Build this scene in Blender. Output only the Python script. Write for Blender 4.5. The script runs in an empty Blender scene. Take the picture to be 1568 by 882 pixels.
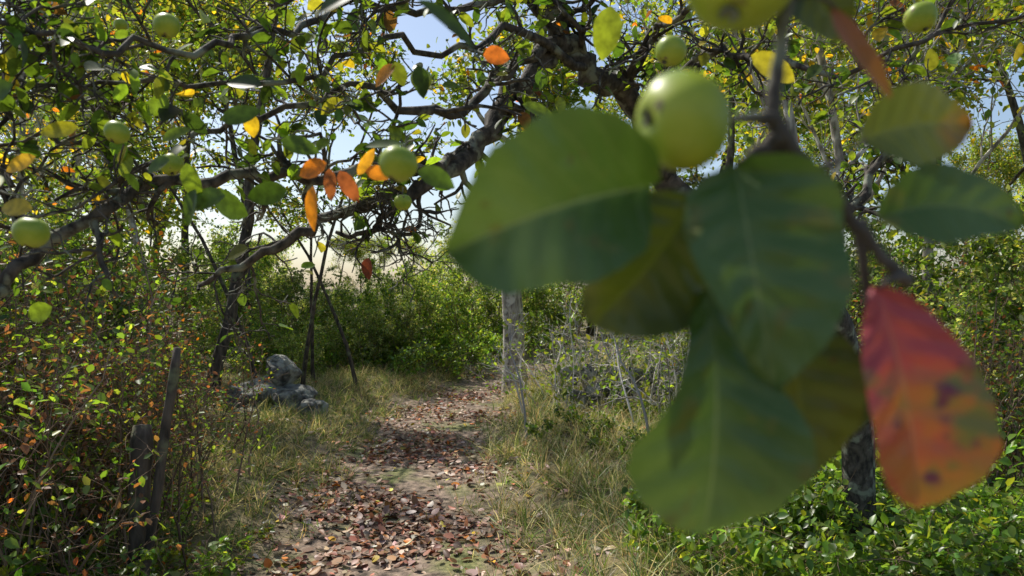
import bpy, math, numpy as np
from mathutils import Vector, Matrix
rng=np.random.default_rng(7)
scene=bpy.context.scene
CAMH=1.5
def S(u,v,d): # surveyed bearing (photo offsets) + distance -> metres
    return np.array([(u-784)/1132*d, d, CAMH+(441-v)/1132*d])
def nz(v): return v/np.maximum(np.linalg.norm(v,axis=-1,keepdims=True),1e-9)
def rv(n): return nz(rng.normal(size=(n,3)))
def link(name,me,mats,parent=None):
    o=bpy.data.objects.new(name,me)
    scene.collection.objects.link(o)
    if parent: o.parent=parent
    if mats is not None and len(me.materials)==0:
        for m in (mats if isinstance(mats,list) else [mats]): me.materials.append(m)
    return o
def empty(name):
    e=bpy.data.objects.new(name,None); scene.collection.objects.link(e); e.empty_display_size=.1; return e
def mesh_np(name,V,F,col=None,smooth=False,uv=None):
    V=np.asarray(V,dtype=np.float32).reshape(-1,3); F=np.asarray(F,dtype=np.int32)
    me=bpy.data.meshes.new(name); k=F.shape[1]
    me.vertices.add(len(V)); me.vertices.foreach_set('co',V.ravel())
    me.loops.add(F.size); me.loops.foreach_set('vertex_index',F.ravel())
    me.polygons.add(len(F)); me.polygons.foreach_set('loop_start',np.arange(0,F.size,k,dtype=np.int32))
    try: me.polygons.foreach_set('loop_total',np.full(len(F),k,dtype=np.int32))
    except Exception: pass
    if smooth: me.polygons.foreach_set('use_smooth',np.ones(len(F),dtype=bool))
    me.update(calc_edges=True)
    if col is not None:
        a=me.color_attributes.new('Col','FLOAT_COLOR','POINT')
        c=np.ones((len(V),4),dtype=np.float32); c[:,:3]=col; a.data.foreach_set('color',c.ravel())
    if uv is not None:
        l=me.uv_layers.new(name='UVMap'); l.data.foreach_set('uv',np.asarray(uv,dtype=np.float32)[F.ravel()].ravel())
    return me
# ---------- vectorised plant growth ----------
def grow(s,d,L,r,K=6,wig=.25,up=0.,taper=.35):
    N=len(s); P=np.zeros((N,K,3)); P[:,0]=s; dc=nz(d)
    upv=np.array([0,0,1.])
    for k in range(1,K):
        dc=nz(dc+rng.normal(size=(N,3))*wig+upv*up)
        P[:,k]=P[:,k-1]+dc*(L/(K-1))[:,None]
    t=np.linspace(0,1,K)
    R=r[:,None]*(1-(1-taper)*t)[None]
    return P,R
def spawn(P,R,n,t0,t1,ang,lf,rf=.6,K=6,wig=.25,up=0.,taper=.35,angj=.25,bias=None):
    N,k0,_=P.shape
    idx=np.repeat(np.arange(N),n); M=len(idx)
    t=rng.uniform(t0,t1,M)*(k0-1); i=np.minimum(t.astype(int),k0-2); f=(t-i)[:,None]
    a=P[idx,i]; b=P[idx,i+1]; pos=a*(1-f)+b*f; tan=nz(b-a)
    r=R[idx,i]*(1-f[:,0])+R[idx,i+1]*f[:,0]
    q=rv(M)
    if bias is not None: q=q+np.array(bias)
    q=nz(q-tan*np.sum(q*tan,1,keepdims=True))
    A=ang+rng.normal(size=M)*angj
    d=tan*np.cos(A)[:,None]+q*np.sin(A)[:,None]
    L=lf*rng.uniform(.5,1.3,M)*(1-.45*t/(k0-1))
    return grow(pos,d,L,r*rf,K,wig,up,taper)
def tubes(sets,sides=5):
    Vs=[];Fs=[];off=0
    for P,R in sets:
        N,K,_=P.shape
        if N==0: continue
        T=nz(np.gradient(P,axis=1))
        ref=nz(np.cross(T[:,0],rv(N)))[:,None,:]
        a=nz(np.cross(T,np.cross(ref,T))); b=np.cross(T,a)
        th=np.linspace(0,2*math.pi,sides,endpoint=False)
        V=P[:,:,None,:]+R[:,:,None,None]*(a[:,:,None,:]*np.cos(th)[None,None,:,None]+b[:,:,None,:]*np.sin(th)[None,None,:,None])
        base=(np.arange(N)*K*sides)[:,None,None]+(np.arange(K-1)*sides)[None,:,None]
        j=np.arange(sides)[None,None,:]; j2=(j+1)%sides
        F=np.stack([base+j,base+j2,base+j2+sides,base+j+sides],-1).reshape(-1,4)+off
        Vs.append(V.reshape(-1,3));Fs.append(F);off+=N*K*sides
    return np.concatenate(Vs),np.concatenate(Fs)
def catmull(pts,K):
    pts=np.asarray(pts,float); n=len(pts)
    p=np.vstack([2*pts[0]-pts[1],pts,2*pts[-1]-pts[-2]])
    out=[]
    for t in np.linspace(0,n-1-1e-6,K):
        i=int(t);f=t-i;a,b,c,d=p[i],p[i+1],p[i+2],p[i+3]
        out.append(.5*((2*b)+(-a+c)*f+(2*a-5*b+4*c-d)*f*f+(-a+3*b-3*c+d)*f**3))
    return np.array(out)
def limb(pts,K=24,j=.012,rs=1.):  # pts (u,v,d,r)
    X=np.array([list(S(u,v,d))+[r] for u,v,d,r in pts]); C=catmull(X,K)
    P=C[:,:3]+rng.normal(size=(K,3))*j; return P[None],np.maximum(C[:,3]*rs,.002 if rs!=1 else .0006)[None]*rng.uniform(.9,1.12,(1,K))
T_LO=(np.array([[0,0,0],[-.5,.32,.1],[-.38,.72,.06],[0,1,-.12],[.38,.72,.06],[.5,.32,.1]]),np.array([[0,3,2,1],[0,5,4,3]]))
def hi_t(ts,w):
    V=[];F=[]
    for t,x in zip(ts,w):
        z=-.22*t*t
        V+= [[-x,t,z+x*.28],[0,t,z],[x,t,z+x*.28]]
    for i in range(len(ts)-1):
        for j in range(2): a=i*3+j; F.append([a,a+1,a+4,a+3])
    return np.array(V),np.array(F)
T_HI=hi_t([0,.12,.3,.5,.7,.87,1],[.03,.33,.49,.5,.42,.24,.01])
T_MD=hi_t([0,.25,.62,1],[.03,.46,.46,.02])
def gr_t():
    V=[];F=[]
    for t,w in zip([0,.4,.75,1],[.5,.43,.27,.03]): V+=[[-w,t-.12*t**3,t*t],[w,t-.12*t**3,t*t]]
    for i in range(3): F.append([2*i,2*i+1,2*i+3,2*i+2])
    return np.array(V),np.array(F)
T_GR=gr_t()
def leaves(T,pos,d,n,L,W,col,zs=None):
    d=nz(d); s=nz(np.cross(d,n)); n=np.cross(s,d)
    TV,TF=T; M=len(pos)
    L=np.broadcast_to(L,(M,));W=np.broadcast_to(W,(M,)); Z=W if zs is None else zs
    V=pos[:,None]+TV[None,:,0:1]*W[:,None,None]*s[:,None]+TV[None,:,1:2]*L[:,None,None]*d[:,None]+TV[None,:,2:3]*Z[:,None,None]*n[:,None]
    F=(TF[None]+(np.arange(M)*len(TV))[:,None,None]).reshape(-1,4)
    C=np.repeat(col,len(TV),axis=0)
    return V.reshape(-1,3),F,C
def cat(parts):
    V=[];F=[];C=[];o=0
    for v,f,c in parts: V.append(v);F.append(f+o);C.append(c);o+=len(v)
    return np.concatenate(V),np.concatenate(F),np.concatenate(C)
def pal(cols,w,n,j=.22):
    w=np.array(w,float);w/=w.sum(); c=np.array(cols)[rng.choice(len(cols),n,p=w)]
    return np.clip(c*np.exp(rng.normal(size=(n,1))*j)*np.exp(rng.normal(size=(n,3))*.08),0.003,.9)
def along(P,n,t0=.2,t1=1.0,off=.0):
    N,K,_=P.shape; idx=np.repeat(np.arange(N),n); M=len(idx)
    t=rng.uniform(t0,t1,M)*(K-1)*.999; i=np.minimum(t.astype(int),K-2); f=(t-i)[:,None]
    a=P[idx,i];b=P[idx,i+1]; return a*(1-f)+b*f+rng.normal(size=(M,3))*off, nz(b-a)
def leafdir(tan,droop=.35,spread=1.):
    M=len(tan); d=nz(tan*.5+rv(M)*spread+np.array([0,0,-droop])); n=nz(rv(M)*.75+np.array([0,0,1.])); return d,n
# ---------- materials ----------
def newmat(name):
    m=bpy.data.materials.new(name); m.use_nodes=True; nt=m.node_tree; nt.nodes.clear()
    return m,nt,nt.nodes,nt.links
def leafmat(name,tr=.5,rough=.45,tmul=(2.4,2.1,.8),spec=.4,tex=False,cheap=False):
    m,nt,N,L=newmat(name)
    o=N.new('ShaderNodeOutputMaterial'); at=N.new('ShaderNodeAttribute'); at.attribute_name='Col'
    src=at.outputs['Color']
    if tex:
        no=N.new('ShaderNodeTexNoise'); no.inputs['Scale'].default_value=70; no.inputs['Detail'].default_value=3
        tc=N.new('ShaderNodeTexCoord'); L.new(tc.outputs['Object'],no.inputs['Vector'])
        rp=N.new('ShaderNodeMapRange'); rp.inputs[1].default_value=.3; rp.inputs[2].default_value=.7; rp.inputs[3].default_value=.6; rp.inputs[4].default_value=1.3
        L.new(no.outputs[0],rp.inputs[0])
        vm=N.new('ShaderNodeVectorMath'); vm.operation='SCALE'; L.new(src,vm.inputs[0]); L.new(rp.outputs[0],vm.inputs['Scale']); src=vm.outputs[0]
    if cheap:
        df=N.new('ShaderNodeBsdfDiffuse'); L.new(src,df.inputs[0]); g=N.new('ShaderNodeBsdfGlossy'); g.inputs['Roughness'].default_value=rough
        pm_=N.new('ShaderNodeMixShader'); pm_.inputs[0].default_value=.07; L.new(df.outputs[0],pm_.inputs[1]); L.new(g.outputs[0],pm_.inputs[2]); out=pm_.outputs[0]
    else:
        p=N.new('ShaderNodeBsdfPrincipled'); p.inputs['Roughness'].default_value=rough; p.inputs['Specular IOR Level'].default_value=spec
        L.new(src,p.inputs['Base Color']); out=p.outputs[0]
    v2=N.new('ShaderNodeVectorMath'); v2.operation='MULTIPLY'; v2.inputs[1].default_value=tmul; L.new(src,v2.inputs[0])
    t=N.new('ShaderNodeBsdfTranslucent'); L.new(v2.outputs[0],t.inputs['Color'])
    mx=N.new('ShaderNodeMixShader'); mx.inputs[0].default_value=tr; L.new(out,mx.inputs[1]); L.new(t.outputs[0],mx.inputs[2]); L.new(mx.outputs[0],o.inputs['Surface'])
    return m
def barkmat(name,c1,c2,c3,scale=30,stretch=.25,thr=.62,bump=.4,bd=.02):
    m,nt,N,L=newmat(name)
    o=N.new('ShaderNodeOutputMaterial'); p=N.new('ShaderNodeBsdfPrincipled'); p.inputs['Roughness'].default_value=.9
    tc=N.new('ShaderNodeTexCoord'); mp=N.new('ShaderNodeMapping'); mp.inputs['Scale'].default_value=(1,1,stretch); L.new(tc.outputs['Object'],mp.inputs[0])
    n1=N.new('ShaderNodeTexNoise'); n1.inputs['Scale'].default_value=scale; n1.inputs['Detail'].default_value=4; L.new(mp.outputs[0],n1.inputs[0])
    n2=N.new('ShaderNodeTexNoise'); n2.inputs['Scale'].default_value=scale*.35; n2.inputs['Detail'].default_value=4; L.new(tc.outputs['Object'],n2.inputs[0])
    r1=N.new('ShaderNodeValToRGB'); r1.color_ramp.elements[0].position=.35; r1.color_ramp.elements[1].position=.68
    r1.color_ramp.elements[0].color=(*c1,1); r1.color_ramp.elements[1].color=(*c2,1); L.new(n1.outputs[0],r1.inputs[0])
    r2=N.new('ShaderNodeValToRGB'); r2.color_ramp.elements[0].position=thr-.06; r2.color_ramp.elements[1].position=thr+.04
    r2.color_ramp.elements[0].color=(0,0,0,1); r2.color_ramp.elements[1].color=(1,1,1,1); L.new(n2.outputs[0],r2.inputs[0])
    mx=N.new('ShaderNodeMixRGB'); L.new(r2.outputs[0],mx.inputs[0]); L.new(r1.outputs[0],mx.inputs[1]); mx.inputs[2].default_value=(*c3,1)
    L.new(mx.outputs[0],p.inputs['Base Color'])
    if bump:
        bp=N.new('ShaderNodeBump'); bp.inputs['Strength'].default_value=bump; bp.inputs['Distance'].default_value=bd; L.new(n1.outputs[0],bp.inputs['Height']); L.new(bp.outputs[0],p.inputs['Normal'])
    L.new(p.outputs[0],o.inputs['Surface']); return m
def flatmat(name,c):
    m,nt,N,L=newmat(name); o=N.new('ShaderNodeOutputMaterial'); p=N.new('ShaderNodeBsdfDiffuse'); g=N.new('ShaderNodeNewGeometry')
    r=N.new('ShaderNodeValToRGB'); r.color_ramp.elements[0].color=(*[x*.5 for x in c],1); r.color_ramp.elements[1].color=(*[x*1.6 for x in c],1)
    L.new(g.outputs['Random Per Island'],r.inputs[0]); L.new(r.outputs[0],p.inputs[0]); L.new(p.outputs[0],o.inputs[0]); return m
M_leaf=leafmat('foliage',cheap=True,rough=.35,tmul=(2.7,2.4,1.0)); M_aleaf=leafmat('apple_foliage',.45,.42,(3.0,2.5,.8),.45,True); M_litter=leafmat('litter',.1,.5,(1.3,1.2,1.),.25,cheap=True); M_grass=leafmat('grass_blades',.4,.5,(1.6,1.6,1.1),.25,cheap=True)
M_bark=barkmat('apple_bark',(.022,.018,.014),(.12,.10,.08),(.22,.23,.17),45,.6,.6)
M_twig=flatmat('twig_bark',(.20,.145,.105))
M_pale=barkmat('pale_bark',(.15,.13,.11),(.52,.48,.41),(.6,.58,.52),22,.25,.58,.8)
M_dark=barkmat('dark_bark',(.03,.024,.018),(.14,.11,.085),(.17,.18,.1),25,.25,.62,.8)
M_stone=barkmat('lichen_stone',(.06,.058,.052),(.25,.245,.225),(.36,.36,.31),17,1.,.54,1.,.05)
M_dead=flatmat('dead_twig',(.52,.48,.44))
G_dk=(.025,.055,.012);G_md=(.055,.11,.018);G_lt=(.11,.185,.025);G_yl=(.20,.25,.035);YEL=(.48,.36,.03);ORG=(.45,.15,.02);BRN=(.14,.07,.035);RED=(.3,.05,.02);PNK=(.44,.29,.21);HAZE_G=(.18,.24,.10)  # last green is paled: distance haze painted into the leaf colour
# ---------- ground ----------
def pathx(y): return np.interp(y,[-5,3.8,6.5,9.5,11.4,13.5,17,40],[-.6,-.75,-.88,-.82,-.5,.3,2.4,16])
def pathw(y): return np.interp(y,[0,3.8,6.5,9.5,12,20],[.8,.7,.6,.66,.62,.6])
def hnoise(x,y): return .05*np.sin(x*1.7+1.3*np.sin(y*.9))+.04*np.sin(y*2.1+x*.8)+.02*np.sin(x*5.1+y*3.3)+.012*np.sin(x*11+3*np.sin(y*7))
def gz(x,y):
    x=np.asarray(x,float);y=np.asarray(y,float)
    e=np.clip((np.abs(x-pathx(y))-pathw(y)*.8)/.9,0,1); e=e*e*(3-2*e)
    far=np.clip((y-12)/30,0,1)
    return hnoise(x,y)*(.25+.75*e)+.14*e-.06+far*.6*np.clip(1-(y-42)/300,0,1)
def axis(a,b,fa,fb,st):
    core=np.arange(fa,fb,st); k=np.geomspace(st,b-fb,40)+fb; k0=-(np.geomspace(st,fa-a,40))+fa
    return np.sort(np.concatenate([k0,core,k]))
gx=axis(-600,600,-6,6,.07); gy=axis(-600,900,1,15,.07)
X,Y=np.meshgrid(gx,gy); Z=gz(X,Y)
nx,ny=len(gx),len(gy); ii=np.arange(ny-1)[:,None]*nx+np.arange(nx-1)[None]
F=np.stack([ii,ii+1,ii+nx+1,ii+nx],-1).reshape(-1,4)
edge=.16*np.sin(Y*4.1+2*np.sin(X*3))+.1*np.sin(Y*9+X*7)+rng.normal(size=X.shape)*.06
mask=np.clip(1-(np.abs(X-pathx(Y))-pathw(Y)*.85+edge)/.45,0,1).ravel()
me=mesh_np('ground',np.stack([X,Y,Z],-1),F,np.repeat(mask[:,None],3,1),True)
m,nt,N,L=newmat('ground_soil')
o=N.new('ShaderNodeOutputMaterial');p=N.new('ShaderNodeBsdfPrincipled');p.inputs['Roughness'].default_value=.95
tc=N.new('ShaderNodeTexCoord')
def noise(s,d=4):
    n=N.new('ShaderNodeTexNoise'); n.inputs['Scale'].default_value=s; n.inputs['Detail'].default_value=d; L.new(tc.outputs['Object'],n.inputs[0]); return n
def ramp(src,a,b,pa=.35,pb=.65):
    r=N.new('ShaderNodeValToRGB'); e=r.color_ramp.elements; e[0].position=pa;e[1].position=pb;e[0].color=(*a,1);e[1].color=(*b,1); L.new(src,r.inputs[0]); return r
def mix(f,a,b):
    x=N.new('ShaderNodeMixRGB'); L.new(f,x.inputs[0]); L.new(a,x.inputs[1]); L.new(b,x.inputs[2]); return x
soil=ramp(noise(14).outputs[0],(.08,.058,.042),(.38,.28,.205))
moss=ramp(noise(25).outputs[0],(.09,.11,.03),(.28,.27,.11))
gr=ramp(noise(9).outputs[0],(.06,.06,.025),(.24,.19,.09))
mf=ramp(noise(1.6,4).outputs[0],(0,0,0),(1,1,1),.52,.66)
pm=mix(mf.outputs[0],soil.outputs[0],moss.outputs[0])
at=N.new('ShaderNodeAttribute');at.attribute_name='Col'
fin=mix(at.outputs['Color'],gr.outputs[0],pm.outputs[0]); L.new(fin.outputs[0],p.inputs['Base Color'])
bp=N.new('ShaderNodeBump'); bp.inputs['Strength'].default_value=.7; bp.inputs['Distance'].default_value=.03; L.new(noise(40).outputs[0],bp.inputs['Height']); L.new(bp.outputs[0],p.inputs['Normal'])
L.new(p.outputs[0],o.inputs['Surface'])
link('ground',me,m)
# ---------- leaf litter ----------
n=14000
y=2.5+11.5*rng.uniform(0,1,n)**1.5
x=pathx(y)+rng.normal(size=n)*pathw(y)*.8
n2=7000; x2=rng.uniform(-5,5,n2); y2=rng.uniform(2.5,14,n2)
x=np.r_[x,x2];y=np.r_[y,y2];n=len(x)
clump=(np.sin(x*4+2*np.sin(y*2.3))+np.sin(y*3.1+x*1.7)+rng.normal(size=n)*.9)>-.45+.10*(y-4)
x=x[clump];y=y[clump];n=len(x)
pos=np.stack([x,y,gz(x,y)+rng.uniform(.004,.03,n)],-1)
d=rv(n)*np.array([1,1,.25]); nn=rv(n)*.5+np.array([0,0,1.])
sz=rng.uniform(.025,.078,n); C=pal([PNK,BRN,(.30,.13,.07),ORG,(.30,.20,.14),YEL,(.26,.09,.05),(.52,.43,.33)],[3,4,5,1.1,3.5,.4,2.2,1.5],n,.4)
zs=sz*rng.uniform(-.9,1.5,n); ww=sz*rng.uniform(.45,.8,n); nr_=y<6
parts=[leaves(T,pos[k],d[k],nn[k],sz[k],ww[k],C[k],zs=zs[k]) for T,k in ((T_HI,nr_),(T_LO,~nr_))]
link('leaf_litter',mesh_np('leaf_litter',*cat(parts)),M_litter)
# ---------- grass ----------
def grass(n,xs,ys,dens,L0,L1,cols,w,lean=.5):
    x=rng.uniform(*xs,n);y=rng.uniform(*ys,n)
    k=dens(x,y)>rng.uniform(0,1,n); x=x[k];y=y[k];n=len(x)
    q=.16; cx=np.floor(x/q);cy=np.floor(y/q); h=np.sin(cx*12.98+cy*78.2)*43758.5; h=h-np.floor(h); h2=(h*97.3)%1; h3=(h*31.7)%1
    x=x*.5+.5*((cx+h2)*q); y=y*.5+.5*((cy+h3)*q)
    pos=np.stack([x,y,gz(x,y)-.01],-1)
    ln=np.stack([np.cos(h*40),np.sin(h*40),0*h],-1)
    d=nz(rv(n)*lean+ln*.45+np.array([0,0,1.])); L_=rng.uniform(L0,L1,n)*(.5+.8*h)
    nn=rv(n)*np.array([1,1,.2])
    pt=np.sin(x*1.9+y*.7)+np.sin(y*1.3-x)+rng.normal(size=n)*.8
    C=np.where((pt>.2)[:,None],pal(cols,w,n),pal(cols[::-1],w,n))*(.7+.55*h2)[:,None]
    return leaves(T_GR,pos,d,nn,L_,rng.uniform(.003,.007,n),C,zs=L_*rng.uniform(.3,1.2,n))
DRY=(.62,.52,.28);DRY2=(.48,.38,.19);GG=(.18,.25,.05);GG2=(.10,.17,.033)
def ed(x,y): return .15*np.sin(y*4.1+2*np.sin(x*3))+.12*np.sin(y*9+x*7)
def dR(x,y):
    e=(x-pathx(y)-pathw(y)*.95)+ed(x,y); return np.clip(e/.5,0,1)*np.where(x<2.2,1,.35)
def dL(x,y):
    e=(pathx(y)-pathw(y)*.9-x)+ed(x,y); return np.clip(e/.45,0,1)*np.where(x>-2.8,1,.35)
def dP(x,y):
    e=np.abs(x-pathx(y)); return np.where(e<pathw(y)*1.35,.10+.6*np.clip(1-np.abs(e-pathw(y))/.35,0,1),0)*(.25+.75*(np.sin(x*5+y*1.3)>0))
parts=[grass(80000,(-1,4),(3,13),dR,.08,.30,[DRY,DRY2,(.66,.58,.38),GG,GG2],[4,3,2.,2.5,2],.65),
       grass(80000,(-4.8,0),(3,13),dL,.05,.23,[DRY,DRY2,GG,GG2],[2.5,2.5,3.,3],.75),
       grass(38000,(-2,1.5),(3,14),dP,.03,.09,[DRY2,GG,GG2],[3,3,1.5])]
link('grass',mesh_np('grass',*cat(parts)),M_grass)
# ---------- plant library ----------
def build_tree(name,h,r,crown0,nb,spread,cols,w,lsz,nl,barkm,seed,lean=(0,0),T=T_LO,lv3=6,upb=.06):
    global rng
    keep=rng; rng=np.random.default_rng(seed)
    t0=grow(np.zeros((1,3))-[[0,0,.1]],np.array([[lean[0],lean[1],1.]]),np.array([h]),np.array([r]),14,.09,.06,.25)
    t0[1][0,0]*=1.35
    l1=spawn(*t0,nb,crown0,1,1.05,spread,.5,8,.2,upb)
    l2=spawn(*l1,8,.15,1,.8,spread*.45,.55,6,.25,.03)
    l3=spawn(*l2,lv3,.1,1,.8,spread*.2,.6,4,.3,0)
    for l in (l2,l3): np.maximum(l[1],.0035,out=l[1])
    pos,tan=along(l3[0],nl,.0,1,.06*spread)
    d,nn=leafdir(tan); M=len(pos); sz=lsz*rng.uniform(.6,1.3,M)
    vb=tubes([t0],10); vb2=tubes([l1,l2],5); vb3=tubes([l3],3)
    V=np.concatenate([vb[0],vb2[0],vb3[0]]);F=np.concatenate([vb[1],vb2[1]+len(vb[0]),vb3[1]+len(vb[0])+len(vb2[0])])
    mw=mesh_np(name+'_wood',V,F,smooth=True); mw.materials.append(barkm)
    C=pal(cols,w,M); LV=leaves(T,pos,d,nn,sz,sz*.62,C); ml=mesh_np(name+'_leaves',*LV); ml.materials.append(M_leaf)
    rng=keep; return mw,ml,(V,F),LV
def build_shrub(name,h,ns,spread,cols,w,lsz,nl,seed,up=.05,n1=6,n2=5,T=T_LO,r=.012,arch=False,t0=.15):
    global rng
    keep=rng; rng=np.random.default_rng(seed)
    s=rng.normal(size=(ns,3))*np.array([spread*.3,spread*.3,0]); s[:,2]=-.05
    d=nz(rv(ns)*np.array([1,1,0])*spread*.55/max(h,.1)*1.2+np.array([0,0,1.]))
    l0=grow(s,d,h*rng.uniform(.6,1.15,ns),r*rng.uniform(.6,1.3,ns),9,.13,(-.16 if arch else up),.3)
    l1=spawn(*l0,n1,t0,1,.75,h*.35,.6,6,.22,0 if arch else .03)
    l2=spawn(*l1,n2,.1,1,.8,h*.15,.65,4,.3,0)
    for l in (l1,l2): np.maximum(l[1],.0015,out=l[1])
    pos,tan=along(l2[0],nl,0,1,.02*spread); dd,nn=leafdir(tan,.3); M=len(pos); sz=lsz*rng.uniform(.55,1.3,M)
    a=tubes([l0],5);b=tubes([l1],3);c=tubes([l2],3)
    V=np.concatenate([a[0],b[0],c[0]]);F=np.concatenate([a[1],b[1]+len(a[0]),c[1]+len(a[0])+len(b[0])])
    LV=leaves(T,pos,dd,nn,sz,sz*.62,pal(cols,w,M))
    rng=keep; return None,None,(V,F),LV
def place(var,name,x,y,s=1.,rot=None,parent=None,tilt=0.,sz=None):
    rot=rng.uniform(0,6.28) if rot is None else rot
    e=empty(name); e.location=(x,y,float(gz(x,y))); e.rotation_euler=(tilt*rng.normal(),tilt*rng.normal(),rot); e.scale=(s,s,s*(sz or rng.uniform(.9,1.15)))
    if parent: e.parent=parent
    link('wood',var[0],None,e); link('foliage',var[1],None,e); return e
class Mass:
    def __init__(s,name,woodm=None,fol=None): s.name=name;s.w=[];s.l=[];s.m=woodm or M_twig
    def add(s,var,x,y,sc=1.,tilt=.06,zs=None):
        R=np.array(Matrix.Rotation(rng.uniform(0,6.28),3,'Z')@Matrix.Rotation(rng.normal()*tilt,3,'X')); R=R*np.array([sc,sc,sc*(zs or rng.uniform(.85,1.15))])
        off=np.array([x,y,float(gz(x,y))]); (V,F),(LVv,LF,LC)=var[2],var[3]
        s.w.append((V@R.T+off,F,np.zeros((1,3)))); s.l.append((LVv@R.T+off,LF,LC*np.exp(rng.normal()*.18)))
    def done(s):
        e=empty(s.name); V,F,_=cat(s.w); link('stems',mesh_np(s.name+'_stems',V,F,smooth=True),s.m,e)
        V,F,C=cat(s.l); link('foliage',mesh_np(s.name+'_foliage',V,F,C),M_leaf,e)
YG=[G_md,G_lt,G_yl,YEL,ORG,HAZE_G]
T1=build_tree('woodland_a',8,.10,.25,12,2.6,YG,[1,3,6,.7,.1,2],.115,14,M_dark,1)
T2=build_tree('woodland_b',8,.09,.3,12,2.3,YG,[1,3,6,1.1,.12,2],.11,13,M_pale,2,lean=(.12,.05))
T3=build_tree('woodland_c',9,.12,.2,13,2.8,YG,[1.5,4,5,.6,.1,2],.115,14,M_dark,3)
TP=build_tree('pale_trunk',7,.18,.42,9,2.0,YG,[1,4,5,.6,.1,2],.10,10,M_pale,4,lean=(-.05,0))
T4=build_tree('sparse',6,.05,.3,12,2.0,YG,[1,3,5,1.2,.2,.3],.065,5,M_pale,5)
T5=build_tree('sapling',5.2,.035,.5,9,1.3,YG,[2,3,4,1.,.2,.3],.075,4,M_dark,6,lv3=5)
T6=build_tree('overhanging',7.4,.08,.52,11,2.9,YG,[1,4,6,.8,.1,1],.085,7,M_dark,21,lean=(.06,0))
S1=build_shrub('green_shrub',2.3,14,1.5,[G_md,G_lt,G_yl,HAZE_G,YEL],[4,4,1.5,2.5,.1],.07,14,11,t0=.03)
S2=build_shrub('autumn_shrub',2.2,20,1.3,[G_md,G_lt,BRN,ORG,(.2,.08,.05),G_yl,G_dk],[4,3,2.6,.12,1.1,.7,1.5],.055,4,12)
S3=build_shrub('twiggy_shrub',2.0,30,1.3,[G_lt,G_yl,BRN,(.2,.08,.05),G_md],[2.5,1.2,2.2,.8,2],.05,2,13,n1=8,n2=5)
S4=build_shrub('dead_shrub',1.2,16,1.4,[G_lt,G_yl],[1,1],.05,1,14,up=0,n1=7)
S5=build_shrub('haze_tinted_bush',2.3,14,1.5,[HAZE_G,G_yl,G_lt,(.28,.31,.16),G_md],[5,2,2.5,3,1],.075,14,17,t0=.03)  # paled greens carry painted air haze for the far bushes
B1=build_shrub('bramble',1.1,13,1.4,[G_md,G_lt,(.15,.25,.055),G_yl],[2,4,4,1.5],.07,6,15,arch=True,n1=6,n2=4,T=T_MD,r=.006,t0=.05)
B2=build_shrub('bramble_autumn',.9,13,1.3,[G_md,G_lt,G_yl,ORG,BRN,RED],[2,4,3,.2,1.2,.2],.06,3,16,arch=True,n1=6,n2=4,T=T_MD,r=.005,t0=.05)
for v,x,y,s in [(T1,-7.9,10.5,.85),(T2,-6.6,13.5,.9),(T3,-9.4,15,1.),(T1,-7.9,18,1.1),(T6,-3.7,9.0,1.),(T6,2.5,10.2,1.),(T6,-5.0,14.5,1.15),
                (T2,3.4,12.5,.95),(T3,6.4,11.5,1.),(T1,4.2,17,1.),(T3,-10.5,21,1.1),(T2,7.0,7.5,.9),(T1,9.8,13,1.1),(T4,2.8,6.2,1.0),(T4,4.0,5.2,1.1),(T4,-4.6,6.8,.9),(T3,2.1,20,.85),(T4,4.6,8,1.2),(T4,-5.4,9,1.)]:
    place(v,'deciduous_tree',x,y,s)
place(TP,'pale_barked_tree',.07,11.2,1.,rot=.2,sz=1.)
place(T4,'dark_trunk_tree',1.98,5.3,1.,rot=.5,sz=1.1)
for u,d,s in [(462,9.7,.9),(548,10.3,.85),(400,9.6,.95),(480,10.6,.8)]:
    place(T5,'sapling',(u-784)/1132*d,d,s,sz=1)
dist=Mass('distant_woodland')
for i in range(15):
    x=-34+i*4.6; c=-17<x<0
    if not c: dist.add([T1,T2,T3][i%3],x+rng.normal(),36+rng.uniform(-3,8),rng.uniform(.8,1.1))
for x in np.arange(-19,3,1.9): dist.add([T3,T1][int(x)%2],x+rng.normal()*.4,44+rng.uniform(-2,4),rng.uniform(.5,.68),.06,.85)
dist.done()
far=Mass('background_bushes')
BL=[]
for i,x in enumerate(np.arange(-6.4,1.2,.55)):
    BL.append((x+rng.normal()*.2,14.8+rng.normal()*.9+max(0,x+1.)*1.1,rng.uniform(.5,.76)+.2*(x<-4.6),0))
for x in np.arange(-8,9,.9): BL.append((x+rng.normal()*.3,19+rng.normal()*.9,rng.uniform(.6,.95) if -6.2<x<-.8 else rng.uniform(.9,1.3),1))
for x in np.arange(-4.2,-1.2,.5): BL.append((x,12.6+rng.normal()*.45,rng.uniform(.3,.5),0))
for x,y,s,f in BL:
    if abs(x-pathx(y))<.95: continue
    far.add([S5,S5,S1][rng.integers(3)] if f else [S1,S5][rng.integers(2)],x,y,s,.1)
for i in range(30):
    x=rng.uniform(-5,1.5);y=rng.uniform(12,17)
    if abs(x-pathx(y))<.9: continue
    far.add(B1,x,y,rng.uniform(.6,1.))
far.done()
lh=Mass('hedge')
for i in range(24):
    y=rng.uniform(5,12); x=-.42*y-rng.uniform(.9,3.2)
    lh.add([S2,S3,S1,S3,S1][rng.integers(5)],x,y,rng.uniform(.6,.9))
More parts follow.
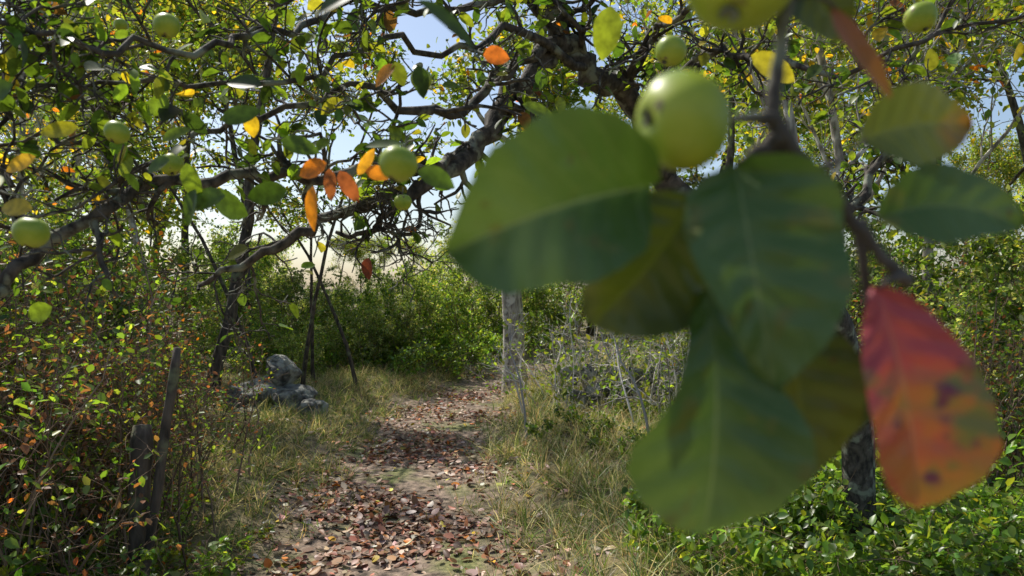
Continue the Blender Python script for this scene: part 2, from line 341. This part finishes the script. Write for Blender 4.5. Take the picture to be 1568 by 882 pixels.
for x,y,v,s in [(-2.2,3.3,S3,.72),(-2.6,3.0,S2,.75),(-2.15,3.9,S3,.6),(-2.8,3.9,S3,.8),(-3.3,3.6,S1,.75),(-2.75,4.6,S2,.68),(-2.05,2.9,B1,.7),(-3.6,4.6,S3,.9),(-2.5,3.6,S3,.6),(-2.4,3.4,B1,.6),(-2.9,3.3,S3,.8),(-1.9,3.1,B1,.4),(-2.4,4.6,S3,.62),(-3.0,5.3,S3,.65),(-2.2,2.6,B1,.7),(-1.95,3.7,B2,.6)]:
    lh.add(v,x,y,s)
lh.done()
rh=Mass('hedge')
for i in range(26):
    y=rng.uniform(4.6,12.5); x=max(pathx(y)+pathw(y),.2)+rng.uniform(2.2,5.0)
    rh.add([S3,S1,S3,S5][rng.integers(4)],x,y,rng.uniform(.6,.95))
rh.done()
bt=Mass('bramble_thicket')
for i in range(24):
    y=rng.uniform(2.9,5.2); x=rng.uniform(.85+.12*y,3.4); bt.add(B1,x,y,rng.uniform(.45,.72))
for i in range(16):
    y=rng.uniform(5,7.8); x=pathx(y)+pathw(y)+rng.uniform(.9,2.8); bt.add([B2,B1][i%2],x,y,rng.uniform(.3,.48))
for i in range(12):
    y=rng.uniform(3.6,10); x=pathx(y)-pathw(y)-rng.uniform(.7,1.6)
    if y>6.5 and x<-2.: continue
    bt.add(B2,x,y,rng.uniform(.3,.45))
bt.done()
ds=Mass('dead_shrub',M_dead)
for x,y,s in [(1.3,7.8,1.1),(1.9,7.3,1.15),(.8,9.1,.9),(1.5,9.2,1.2),(2.2,8.9,1.2),(1.0,8.9,1.)]: ds.add(S4,x,y,s)
ds.done()
# ---------- stones ----------
def stone_mesh(items,name,parent=None):
    import bmesh
    bm=bmesh.new()
    for (x,y,z,sx,sy,sz,sd) in items:
        r=np.random.default_rng(sd); b=bmesh.new(); bmesh.ops.create_icosphere(b,subdivisions=4,radius=1)
        ax=[nz(r.normal(size=3)) for _ in range(14)]; th=r.uniform(.5,.86,14)
        R=Matrix.Rotation(r.uniform(0,6.28),3,'Z')@Matrix.Rotation(r.uniform(-.4,.4),3,'X')
        for v in b.verts:
            c=np.array(v.co)
            for a,t in zip(ax,th):
                dd=c@a
                if dd>t: c=c-a*(dd-t)*.95
            c=c*(1+.05*math.sin(c[0]*7+sd)+.04*math.sin(c[1]*9+sd)+.03*math.sin(c[2]*15+c[0]*13)+.02*math.sin(c[1]*27+c[2]*21)+.008*r.normal())
            q=R@Vector((c[0]*sx,c[1]*sy,c[2]*sz)); v.co=(q.x+x,q.y+y,q.z+z)
        t=bpy.data.meshes.new('t'); b.to_mesh(t); bm.from_mesh(t); bpy.data.meshes.remove(t); b.free()
    me=bpy.data.meshes.new(name); bm.to_mesh(me); bm.free()
    for p_ in me.polygons: p_.use_smooth=True
    return link(name,me,M_stone)
stone_mesh([(-2.66,8.5,.56,.30,.24,.20,1),(-2.86,8.45,.30,.32,.3,.24,2),(-2.46,8.35,.24,.30,.26,.24,3),(-2.20,8.2,.10,.22,.2,.17,5),(-3.08,8.4,.22,.26,.24,.27,6),(-2.54,8.1,.08,.24,.2,.17,8),(-2.86,8.1,.10,.22,.18,.16,9)],'boulder_pile')
it=[]
for i in range(30):
    x=.75+(i%10)*.23+rng.normal()*.05; l=i//10
    it.append((x,8.5+rng.normal()*.07+.06*l,.14+.18*l+rng.normal()*.03,.16*rng.uniform(.7,1.3),.16,.125*rng.uniform(.85,1.25),20+i))
stone_mesh(it,'stone_wall')
# ---------- fence posts ----------
def post(name,a,b,r,mat):
    K=14; P=np.linspace(a,b,K); P=P+rng.normal(size=P.shape)*r*.06
    P=np.vstack([P,P[-1]+[0,0,.004]])[None]; R=np.full((1,K+1),r)*rng.uniform(.93,1.07,(1,K+1)); R[0,-2]*=.8; R[0,-1]=.002
    V,F=tubes([(P,R)],12); link(name,mesh_np(name,V,F,smooth=True),mat)
post('fence_post',np.array([-1.75,3.45,-.2]),np.array([-1.73,3.45,.86]),.048,M_dark)
post('leaning_pole',np.array([-1.72,3.35,-.2]),np.array([-1.56,3.45,1.22]),.022,M_dark)
# ---------- apple tree ----------
def filt(l,ymin=.75):
    k=(l[0][:,:,1].min(1)>ymin)&(l[0][:,:,2].min(1)>1.25); return l[0][k],l[1][k]
main=[limb([(1330,960,3.5,.095),(1312,740,3.5,.075),(1290,540,3.4,.07),(1215,410,3.2,.062),(1070,320,3.0,.055),(1005,250,2.9,.05),(975,160,2.8,.046),(905,108,2.7,.043),(860,55,2.65,.04),(840,-30,2.6,.036),(860,-160,2.5,.03)],40),
 limb([(880,60,2.65,.036),(835,90,2.6,.036),(780,165,2.55,.036),(720,230,2.45,.033),(640,285,2.3,.022),(520,325,2.2,.017),(430,372,2.1,.014),(350,415,2.1,.010),(300,450,2.1,.005)],36)]
R_=.72
sec=[limb([(700,245,2.4,.02),(640,262,2.2,.018),(560,262,2.05,.017),(440,274,1.95,.018),(340,265,1.85,.018),(240,285,1.75,.018),(150,325,1.65,.018),(60,390,1.6,.018),(-20,460,1.5,.016)],36,rs=.8),
 limb([(855,60,2.6,.03),(780,110,2.4,.024),(700,165,2.2,.02),(640,175,2.1,.018),(560,130,2.0,.012),(480,160,1.9,.011),(350,190,1.8,.01),(240,250,1.7,.009),(120,215,1.7,.007),(0,225,1.7,.006)],36,rs=R_),
 limb([(850,-40,2.5,.026),(700,20,2.2,.016),(560,5,2.0,.014),(430,45,1.8,.012),(310,75,1.6,.01),(150,78,1.45,.009),(-10,40,1.4,.007)],30,rs=R_),
 limb([(905,108,2.7,.024),(800,50,2.4,.018),(690,80,2.2,.014),(580,60,2.0,.011),(480,120,1.8,.009),(330,130,1.7,.008),(180,140,1.6,.007),(0,110,1.6,.005)],30,rs=R_),
 limb([(985,165,2.8,.025),(1060,100,2.6,.02),(1110,80,2.4,.016),(1190,100,2.2,.013),(1300,110,2.0,.01),(1420,60,1.9,.008),(1580,25,1.9,.006)],24,rs=R_),
 limb([(960,140,2.8,.022),(1000,60,2.6,.018),(1060,20,2.4,.014),(1150,-30,2.2,.01),(1300,-20,2.1,.008)],20,rs=R_),
 limb([(780,165,2.5,.02),(830,200,2.6,.014),(880,260,2.6,.01),(900,330,2.6,.006)],14,rs=R_),
 limb([(640,285,2.3,.02),(590,330,2.25,.013),(560,360,2.2,.012),(515,358,2.2,.008)],14,.006,rs=R_),
 limb([(560,360,2.2,.012),(600,345,2.2,.008),(625,372,2.2,.005)],10,.004,rs=R_),
 limb([(60,390,1.6,.014),(20,300,1.6,.01),(-10,230,1.6,.008),(30,120,1.6,.006),(60,20,1.6,.004)],20,rs=R_),
 limb([(1215,405,3.2,.04),(1300,330,3.2,.03),(1370,200,3.2,.022),(1400,80,3.1,.015),(1480,-20,3.,.01)],20,rs=R_),
 limb([(860,-20,2.5,.02),(760,-30,2.2,.014),(640,-20,1.9,.012),(500,-30,1.6,.009),(350,-20,1.5,.007)],20,rs=R_)]
l2=[];
for i,l in enumerate(sec): l2.append(filt(spawn(*l,(12 if i not in (6,7,8) else 6),.08,1,.9,(.36 if i not in (6,7,8) else .2),.6,8,.3,.0,.4)))
l2.append(filt(spawn(*main[0],14,.5,1,.9,.5,.35,8,.3,.02,.4))); l2.append(filt(spawn(*main[1],11,.1,.95,.9,.42,.4,8,.3,.02,.4)))
for l in l2: np.maximum(l[1],.0030,out=l[1])
l3=[filt(spawn(*l,6,.05,1,.95,.17,.7,6,.33,.02,.5)) for l in l2]
l4=[filt(spawn(*l,2,.05,1,1.,.07,.8,4,.3,.05,.6)) for l in l3]
for l in l3+l4: np.maximum(l[1],.0018,out=l[1])
V1,F1=tubes(main+sec,9);V2,F2=tubes(l2,6);V3,F3=tubes(l3+l4,4)
tree=empty('apple_tree')
link('wood',mesh_np('apple_wood',np.concatenate([V1,V2,V3]),np.concatenate([F1,F2+len(V1),F3+len(V1)+len(V2)]),smooth=True),M_bark,tree)
P4=np.concatenate([l[0] for l in l4])
pos,tan=along(P4,3,.3,1,.006); 
k=(pos[:,1]>.95)
thin=np.where((pos[:,2]<CAMH+.13*pos[:,1]),.08,.42)
k&=rng.uniform(0,1,len(pos))<thin
pos=pos[k];tan=tan[k];M=len(pos)
d=nz(tan*.7+rv(M)*.8+np.array([0,0,-.25]));nn=nz(rv(M)*.8+np.array([0,0,1.])); sz=rng.uniform(.026,.06,M)
C=pal([G_dk,G_md,G_lt,G_yl,YEL,ORG,BRN],[1.5,4.5,5.5,1.8,.3,.1,.25],M)
parts=[leaves(T_HI,pos,d,nn,sz,sz*rng.uniform(.5,.72,M),C)]
def spec(u,v,dd,len_px,ang,col,wr=.6,n=(0,-1,.35)):
    L_=len_px/1132*dd; a=math.radians(ang)
    return leaves(T_HI,S(u,v,dd)[None],np.array([[math.cos(a),.15,math.sin(a)]]),np.array([n],float)+rng.normal(size=(1,3))*.35,np.array([L_]),np.array([L_*wr]),np.array([col]))
for a in [(500,250,1.2,50,200,(.5,.17,.02)),(480,285,1.2,70,265,(.5,.2,.02),.4),(520,262,1.2,55,300,(.22,.07,.04),.45),(505,258,1.2,50,270,(.2,.07,.04),.4),(548,268,1.1,50,60,(.5,.28,.03),.35),(560,262,1.1,40,-10,(.5,.2,.02)),
          (740,85,1.3,42,0,(.5,.15,.03),.75),(605,100,1.3,45,220,(.38,.18,.03)),(605,95,1.3,38,290,(.1,.14,.02)),(935,10,1.1,80,262,(.14,.2,.025),.55),(640,262,.9,62,-20,G_md,.6),(345,300,1.2,75,190,G_md,.5),(300,290,1.2,60,250,G_md,.5),(285,250,1.2,60,285,G_lt,.5),
          (120,195,1.2,70,185,(.2,.22,.02),.35),(385,175,1.3,35,270,YEL,.7),(1150,85,1.1,85,-25,(.25,.25,.03),.45),(565,395,2.,35,262,(.12,.03,.025),.7),(50,320,1.,60,175,(.3,.27,.04),.5),(0,285,1.,50,150,G_yl,.7),(250,215,1.2,45,30,G_lt,.5),(260,245,1.2,45,200,G_md),(340,185,1.2,60,20,G_dk,.5),(430,215,1.2,60,-15,G_md,.5),(440,290,1.3,70,190,G_dk,.5),(380,330,1.3,80,150,G_md,.5),(800,160,1.5,60,-20,G_lt,.45),(560,225,1.3,60,10,G_md,.4),
          (400,130,1.3,60,170,G_dk,.5),(640,100,1.4,50,-80,G_dk,.5),(380,380,1.5,40,200,(.1,.12,.03)),(55,240,1.2,60,200,(.4,.28,.04),.4),(640,0,.6,110,-35,G_dk,.42),(560,-20,.6,90,200,G_dk,.5),(20,130,1.1,70,200,G_dk,.5),(80,470,1.6,50,200,G_lt)]:
    parts.append(spec(*a))
link('foliage',mesh_np('apple_leaves',*cat(parts),smooth=True),M_aleaf,tree)
# ---------- apples ----------
m,nt,N,L=newmat('apple_skin'); M_apple=m
o=N.new('ShaderNodeOutputMaterial');p=N.new('ShaderNodeBsdfPrincipled');p.inputs['Roughness'].default_value=.4;p.inputs['Specular IOR Level'].default_value=.4
tc=N.new('ShaderNodeTexCoord')
base=ramp(noise(28,3).outputs[0],(.21,.30,.02),(.37,.43,.04))
vo=N.new('ShaderNodeTexVoronoi'); vo.inputs['Scale'].default_value=420; L.new(tc.outputs['Object'],vo.inputs['Vector'])
sp=ramp(vo.outputs['Distance'],(1,1,1),(0,0,0),.08,.2)
x=N.new('ShaderNodeMixRGB'); L.new(sp.outputs[0],x.inputs[0]); L.new(base.outputs[0],x.inputs[1]); x.inputs[2].default_value=(.38,.46,.13,1)
sc=ramp(noise(90,4).outputs[0],(0,0,0),(1,1,1),.64,.70)
x2=N.new('ShaderNodeMixRGB'); L.new(sc.outputs[0],x2.inputs[0]); L.new(x.outputs[0],x2.inputs[1]); x2.inputs[2].default_value=(.18,.14,.06,1)
L.new(x2.outputs[0],p.inputs['Base Color']); L.new(p.outputs[0],o.inputs['Surface'])
def apple(name,c,r,ax,parent=None,stemto=None):
    nt_,na=36,40; V=[]; w1,w2=rng.uniform(0,6,2)
    for i in range(nt_+1):
        th=math.pi*i/nt_; rad=math.sin(th)*(1+.06*math.cos(th)); z=math.cos(th)*.93-.26*math.exp(-(th/.34)**2)+.15*math.exp(-((math.pi-th)/.25)**2)
        for j in range(na):
            a=2*math.pi*j/na; q=1+.022*math.cos(5*a+w2)*(.3+abs(math.cos(th)))+.03*math.cos(2*a+w1)+.02*math.cos(a+w2+th*2); V.append((rad*q*math.cos(a)*r,rad*q*math.sin(a)*r,z*r))
    F=[[i*na+j,i*na+(j+1)%na,(i+1)*na+(j+1)%na,(i+1)*na+j] for i in range(nt_) for j in range(na)]
    F=[f[::-1] for f in F]
    me=mesh_np('apple_body',V,F,smooth=True); body=link('fruit',me,M_apple,parent)
    q=Vector(ax).to_track_quat('Z','Y'); R=q.to_matrix().to_4x4(); body.matrix_world=Matrix.Translation(Vector(c))@R
    c=np.array(c); a=nz(np.array(ax,float)); tp=np.array(stemto) if stemto is not None else c+a*r*1.7
    st=catmull([c+a*r*.6,c+a*r*.95,(c+a*r*1.05+tp)/2,tp],8)[None]
    ca=[]; base=c-a*r*.76
    for k in range(9):
        pr=np.cross(a,rv(1)[0]); pr=nz(pr); ca.append(np.array([base,base-a*r*.12+pr*r*.1,base-a*r*.2+pr*r*.17]))
    ca=np.array(ca)
    V,F=tubes([(st,np.full((1,8),r*.055)),(ca,np.tile(np.array([.08,.06,.01])*r,(9,1)))],6)
    link('stem_and_calyx',mesh_np('stem',V,F,smooth=True),M_bark,parent)
for u,v,dia,ax in [(255,40,40,(.1,.2,1)),(610,251,60,(.3,.1,.9)),(48,356,52,(.1,.1,.9)),(179,203,37,(.3,.3,1)),(1410,27,48,(-.2,.3,1)),(1027,79,48,(.5,.2,.8)),(645,122,34,(0,.4,1)),(617,310,28,(0,0,1)),
                   (458,119,25,(.2,0,1)),(262,252,36,(-.3,.3,1)),(185,38,20,(0,0,1)),(520,70,18,(0,0,1))]:
    d=.041*rng.uniform(.95,1.1)/dia*1132; apple('apple',S(u,v,d),dia/2/1132*d,ax,tree)
# ---------- near fruiting branch ----------
near=empty('apple_branch')
def nearmat(name,ramp_cols,vein,tr,rough=.4,tm=2.0,spots=None,vs=.15,sp2=None):
    m,nt,N_,L_=newmat(name); global N,L,tc
    N,L=N_,L_; tc=N.new('ShaderNodeTexCoord')
    o=N.new('ShaderNodeOutputMaterial');p=N.new('ShaderNodeBsdfPrincipled');p.inputs['Roughness'].default_value=rough;p.inputs['Specular IOR Level'].default_value=.5
    sx=N.new('ShaderNodeSeparateXYZ'); L.new(tc.outputs['UV'],sx.inputs[0])
    def M(op,a,b=None,c=None):
        q=N.new('ShaderNodeMath'); q.operation=op
        for i,vv in enumerate((a,b,c)):
            if vv is None: continue
            if isinstance(vv,(int,float)): q.inputs[i].default_value=vv
            else: L.new(vv,q.inputs[i])
        return q.outputs[0]
    sabs=M('ABSOLUTE',M('SUBTRACT',sx.outputs[1],.5))
    nn=noise(35,4); n2=noise(110,3)
    wob=M('MULTIPLY',M('SUBTRACT',nn.outputs[0],.5),.14)
    ph=M('FRACT',M('MULTIPLY',M('ADD',M('SUBTRACT',sx.outputs[0],M('MULTIPLY',sabs,.55)),wob),7.0))
    side=M('LESS_THAN',M('ABSOLUTE',M('SUBTRACT',ph,.5)),.035)
    mid=M('LESS_THAN',sabs,.008)
    vf=M('MAXIMUM',M('MULTIPLY',side,vs),M('MULTIPLY',mid,.6))
    n3=noise(22,5)
    f=M('ADD',M('MULTIPLY',sx.outputs[0],.7),M('MULTIPLY',M('SUBTRACT',n3.outputs[0],.5),1.8))
    r=N.new('ShaderNodeValToRGB'); L.new(f,r.inputs[0]); e=r.color_ramp.elements
    for i,(ps,c) in enumerate(ramp_cols):
        if i<2: e[i].position=ps; e[i].color=(*c,1)
        else: q=e.new(ps); q.color=(*c,1)
    cur=r.outputs[0]
    for sq in (spots,sp2):
        if sq:
            s=ramp(noise(sq[0],4).outputs[0],(0,0,0),(1,1,1),sq[1],sq[1]+.08); x=N.new('ShaderNodeMixRGB'); L.new(s.outputs[0],x.inputs[0]); L.new(cur,x.inputs[1]); x.inputs[2].default_value=(*sq[2],1); cur=x.outputs[0]
    x=N.new('ShaderNodeMixRGB'); L.new(vf,x.inputs[0]); L.new(cur,x.inputs[1]); x.inputs[2].default_value=(*vein,1); cur=x.outputs[0]
    L.new(cur,p.inputs['Base Color'])
    bp=N.new('ShaderNodeBump'); bp.inputs['Strength'].default_value=.7; bp.inputs['Distance'].default_value=.002
    L.new(M('SUBTRACT',n2.outputs[0],vf),bp.inputs['Height']); L.new(bp.outputs[0],p.inputs['Normal'])
    v2=N.new('ShaderNodeVectorMath'); v2.operation='MULTIPLY'; v2.inputs[1].default_value=(tm,tm*.95,tm*.4); L.new(cur,v2.inputs[0])
    t=N.new('ShaderNodeBsdfTranslucent'); L.new(v2.outputs[0],t.inputs['Color'])
    mx=N.new('ShaderNodeMixShader'); mx.inputs[0].default_value=tr; L.new(p.outputs[0],mx.inputs[1]); L.new(t.outputs[0],mx.inputs[2]); L.new(mx.outputs[0],o.inputs['Surface'])
    return m
NG=nearmat('near_green',[(.1,(.06,.12,.022)),(.9,(.115,.185,.06))],(.22,.28,.12),.12,rough=.46,spots=(50,.60,(.12,.14,.03)),sp2=(130,.68,(.07,.045,.02)))
ND=nearmat('near_dark_green',[(.1,(.05,.075,.012)),(.9,(.08,.10,.015))],(.12,.16,.03),.12,tm=1.7,sp2=(130,.68,(.08,.05,.02)))
NR=nearmat('near_red',[(.0,(.44,.07,.09)),(.3,(.52,.08,.08)),(.5,(.52,.16,.05)),(.8,(.42,.22,.04))],(.45,.24,.14),.14,.45,1.2,(38,.57,(.2,.19,.05)),sp2=(55,.60,(.16,.04,.08)))
NY=nearmat('near_yellow',[(.0,(.12,.16,.03)),(.5,(.17,.19,.03)),(.9,(.35,.15,.03))],(.2,.24,.08),.15,.45,1.4,(30,.6,(.35,.13,.04)))
NO=nearmat('near_orange',[(.0,(.36,.13,.06)),(.9,(.28,.15,.05))],(.3,.2,.08),.1,.5,1.3)
def nleaf(base,ctrl,tip,wpx,d,mat,fold=.35,wave=.06,roll=0.,cup=-.15,peak=.45,seed=0,blunt=.75,tw=0.,prof=None):
    r=np.random.default_rng(seed); nt_,ns=110,29
    B,C_,T_=[S(*q) for q in (base,ctrl,tip)]; W=wpx/1132*d/2
    Lg=np.linalg.norm(T_-B); V=[];UV=[]
    ph=r.uniform(0,6,4)
    if prof:
        tt=np.linspace(0,1,nt_); sm=np.array([1,2,3,2,1])/9.
        pr=[np.convolve(np.pad(np.interp(tt,*zip(*q)),2,mode='edge'),sm,'valid')/(wpx/2) for q in prof]
        for q in pr: q[-3:]*=[.8,.5,.02]
    for i in range(nt_):
        t=i/(nt_-1); P=(1-t)**2*B+2*t*(1-t)*C_+t*t*T_; tg=nz(2*(1-t)*(C_-B)+2*t*(T_-C_))
        view=np.array([0,-1.,0]); side=nz(np.cross(tg,view)); nr=np.cross(side,tg); a=roll+tw*t
        sd=side*math.cos(a)+nr*math.sin(a); nm=-side*math.sin(a)+nr*math.cos(a)
        e=math.log(.5)/math.log(peak); w=max(math.sin(math.pi*t**e),0)**blunt
        ser=1+.03*((t*24)%1)*(.1<t<.95)+.03*math.sin(t*14+ph[0])
        ser2=1+.03*((t*22+.4)%1)*(.1<t<.95)+.03*math.sin(t*15+ph[2])
        wp,wn=(pr[0][i],pr[1][i]) if prof else (w,w)
        for j in range(ns):
            s=-1+2*j/(ns-1); ww=(wp*ser if s>0 else wn*ser2)
            off=fold*abs(s)**1.15*W*ww + wave*W*math.sin(t*8+ph[1]+(1.5 if s>0 else 0))*abs(s)**2*2 + cup*Lg*(t-.5)**2 + .05*W*math.sin(abs(s)*5-t*42)*min(1,abs(s)*3)*.5
            V.append(P+sd*s*W*ww+nm*off); UV.append((t,(s+1)/2))
    F=[[i*ns+j,i*ns+j+1,(i+1)*ns+j+1,(i+1)*ns+j] for i in range(nt_-1) for j in range(ns-1)]
    link('leaf',mesh_np('near_leaf',V,F,smooth=True,uv=UV),mat,near)
D=.31
nleaf((1005,285,.315),(860,300,.30),(682,388,.30),262,D,NG,fold=.6,roll=.12,seed=1,wave=.13,
  prof=([(0,5),(.07,48),(.2,98),(.35,128),(.5,134),(.7,108),(.85,62),(.95,24),(1,4)],[(0,5),(.08,45),(.25,92),(.5,112),(.7,104),(.85,86),(.94,58),(1,8)]))
nleaf((1068,300,.325),(1010,400,.33),(905,500,.335),190,.33,ND,fold=.45,seed=2,roll=.3,blunt=.6,wave=.15)
nleaf((1128,248,.31),(1150,400,.295),(1188,600,.30),250,D,NG,fold=.45,roll=-.1,seed=3,wave=.13,
  prof=([(0,5),(.05,40),(.14,78),(.32,98),(.5,84),(.72,55),(.9,26),(1,3)],[(0,8),(.06,70),(.14,104),(.28,128),(.45,130),(.62,114),(.8,76),(.93,32),(1,3)]))
nleaf((1088,440,.32),(1110,640,.31),(1080,828,.315),240,.315,NG,fold=.5,seed=4,roll=.05,wave=.16,
  prof=([(0,5),(.1,26),(.22,48),(.42,92),(.6,138),(.72,140),(.84,118),(.94,68),(1,10)],[(0,5),(.1,30),(.22,52),(.45,98),(.65,112),(.83,92),(.94,52),(1,10)]))
nleaf((1190,470,.33),(1240,600,.335),(1225,735,.335),175,.335,ND,fold=.35,seed=5,peak=.5,blunt=.65,wave=.1)
nleaf((1346,438,.31),(1400,620,.305),(1410,787,.31),205,D,NR,fold=.25,wave=.06,seed=6,roll=-.1,
  prof=([(0,6),(.05,20),(.15,38),(.3,54),(.5,66),(.7,60),(.88,40),(.96,20),(1,3)],[(0,6),(.05,32),(.15,62),(.35,96),(.55,112),(.72,104),(.86,74),(.95,38),(1,3)]))
nleaf((1322,215,.35),(1400,180,.35),(1490,190,.36),125,.35,NY,fold=.3,seed=7,blunt=.7)
nleaf((1345,335,.35),(1450,290,.34),(1570,345,.34),125,.34,NG,fold=.3,seed=8,blunt=.7,roll=.25)
nleaf((1275,10,.33),(1310,80,.33),(1370,150,.34),36,.33,NO,fold=.5,seed=9)
nleaf((1205,-60,.33),(1240,-10,.33),(1300,60,.34),110,.33,ND,fold=.3,seed=10,blunt=.65)
nleaf((1325,560,.36),(1310,610,.36),(1300,672,.36),50,.36,ND,fold=.5,seed=11)
def sl(pts,K=24,j=.0004):
    return limb(pts,K,j)
tw=[sl([(1215,-120,.33,.0032),(1205,0,.33,.0030),(1193,80,.33,.0029),(1183,160,.325,.0034),(1195,205,.325,.0042),(1240,262,.33,.0034),(1290,320,.335,.0036),(1345,385,.335,.0028),(1392,432,.335,.0030)],40),
    sl([(1190,185,.325,.0036),(1165,180,.32,.003),(1128,182,.32,.0016)],10),
    sl([(1195,210,.325,.004),(1165,228,.325,.003),(1130,250,.32,.0014)],10),
    sl([(1190,215,.325,.0036),(1120,290,.335,.0015),(1068,302,.33,.001)],10),
    sl([(1193,215,.327,.003),(1120,262,.33,.0013),(1005,286,.318,.0009)],12),
    sl([(1200,215,.327,.003),(1160,330,.335,.0012),(1088,442,.322,.0009)],12),
    sl([(1210,225,.33,.003),(1210,350,.34,.0012),(1190,472,.332,.0009)],12),
    sl([(1392,432,.335,.003),(1370,425,.325,.0016),(1346,442,.31,.0009)],10),
    sl([(1310,345,.335,.003),(1325,340,.34,.0014),(1347,335,.35,.0008)],8),
    sl([(1240,262,.33,.003),(1280,250,.34,.0013),(1324,215,.35,.0008)],8),
    sl([(1200,0,.33,.003),(1240,-10,.33,.0013),(1278,10,.33,.0009)],8),
    sl([(1315,350,.335,.003),(1335,540,.35,.001),(1325,562,.36,.0008)],8)]
link('twig',mesh_np('near_twig',*tubes(tw,12),smooth=True),M_bark,near)
apple('a',S(1044,184,.31),75/1132*.31,(.88,.42,.05),near,S(1130,182,.32))
apple('a',S(1135,-38,.32),88/1132*.32,(.3,.3,.8),near,S(1205,-80,.33))
# ---------- light ----------
el=math.radians(53); az=math.radians(-44)
sd=Vector((math.sin(az)*math.cos(el),math.cos(az)*math.cos(el),math.sin(el)))
w=bpy.data.worlds.new('World'); scene.world=w; w.use_nodes=True; nt=w.node_tree
bg=nt.nodes['Background']; sk=nt.nodes.new('ShaderNodeTexSky'); sk.sky_type='NISHITA'; sk.sun_disc=False; sk.sun_elevation=el; sk.sun_rotation=az; sk.dust_density=1.6; sk.air_density=1.0
nt.links.new(sk.outputs[0],bg.inputs[0]); bg.inputs[1].default_value=.15
sl_=bpy.data.lights.new('sun','SUN'); sl_.energy=5; sl_.angle=math.radians(.5); sl_.color=(1,.95,.86)
so=bpy.data.objects.new('sun',sl_); scene.collection.objects.link(so); so.rotation_euler=sd.to_track_quat('Z','Y').to_euler()
cam=bpy.data.cameras.new('camera'); co=bpy.data.objects.new('camera',cam); scene.collection.objects.link(co); scene.camera=co
co.location=(0,0,CAMH); co.rotation_euler=(math.radians(90),0,0); cam.sensor_width=36; cam.lens=26; cam.clip_start=.02; cam.clip_end=3000
cam.dof.use_dof=True; cam.dof.focus_distance=4.; cam.dof.aperture_fstop=6
scene.view_settings.view_transform='Standard'; scene.view_settings.look='None'; scene.view_settings.exposure=0
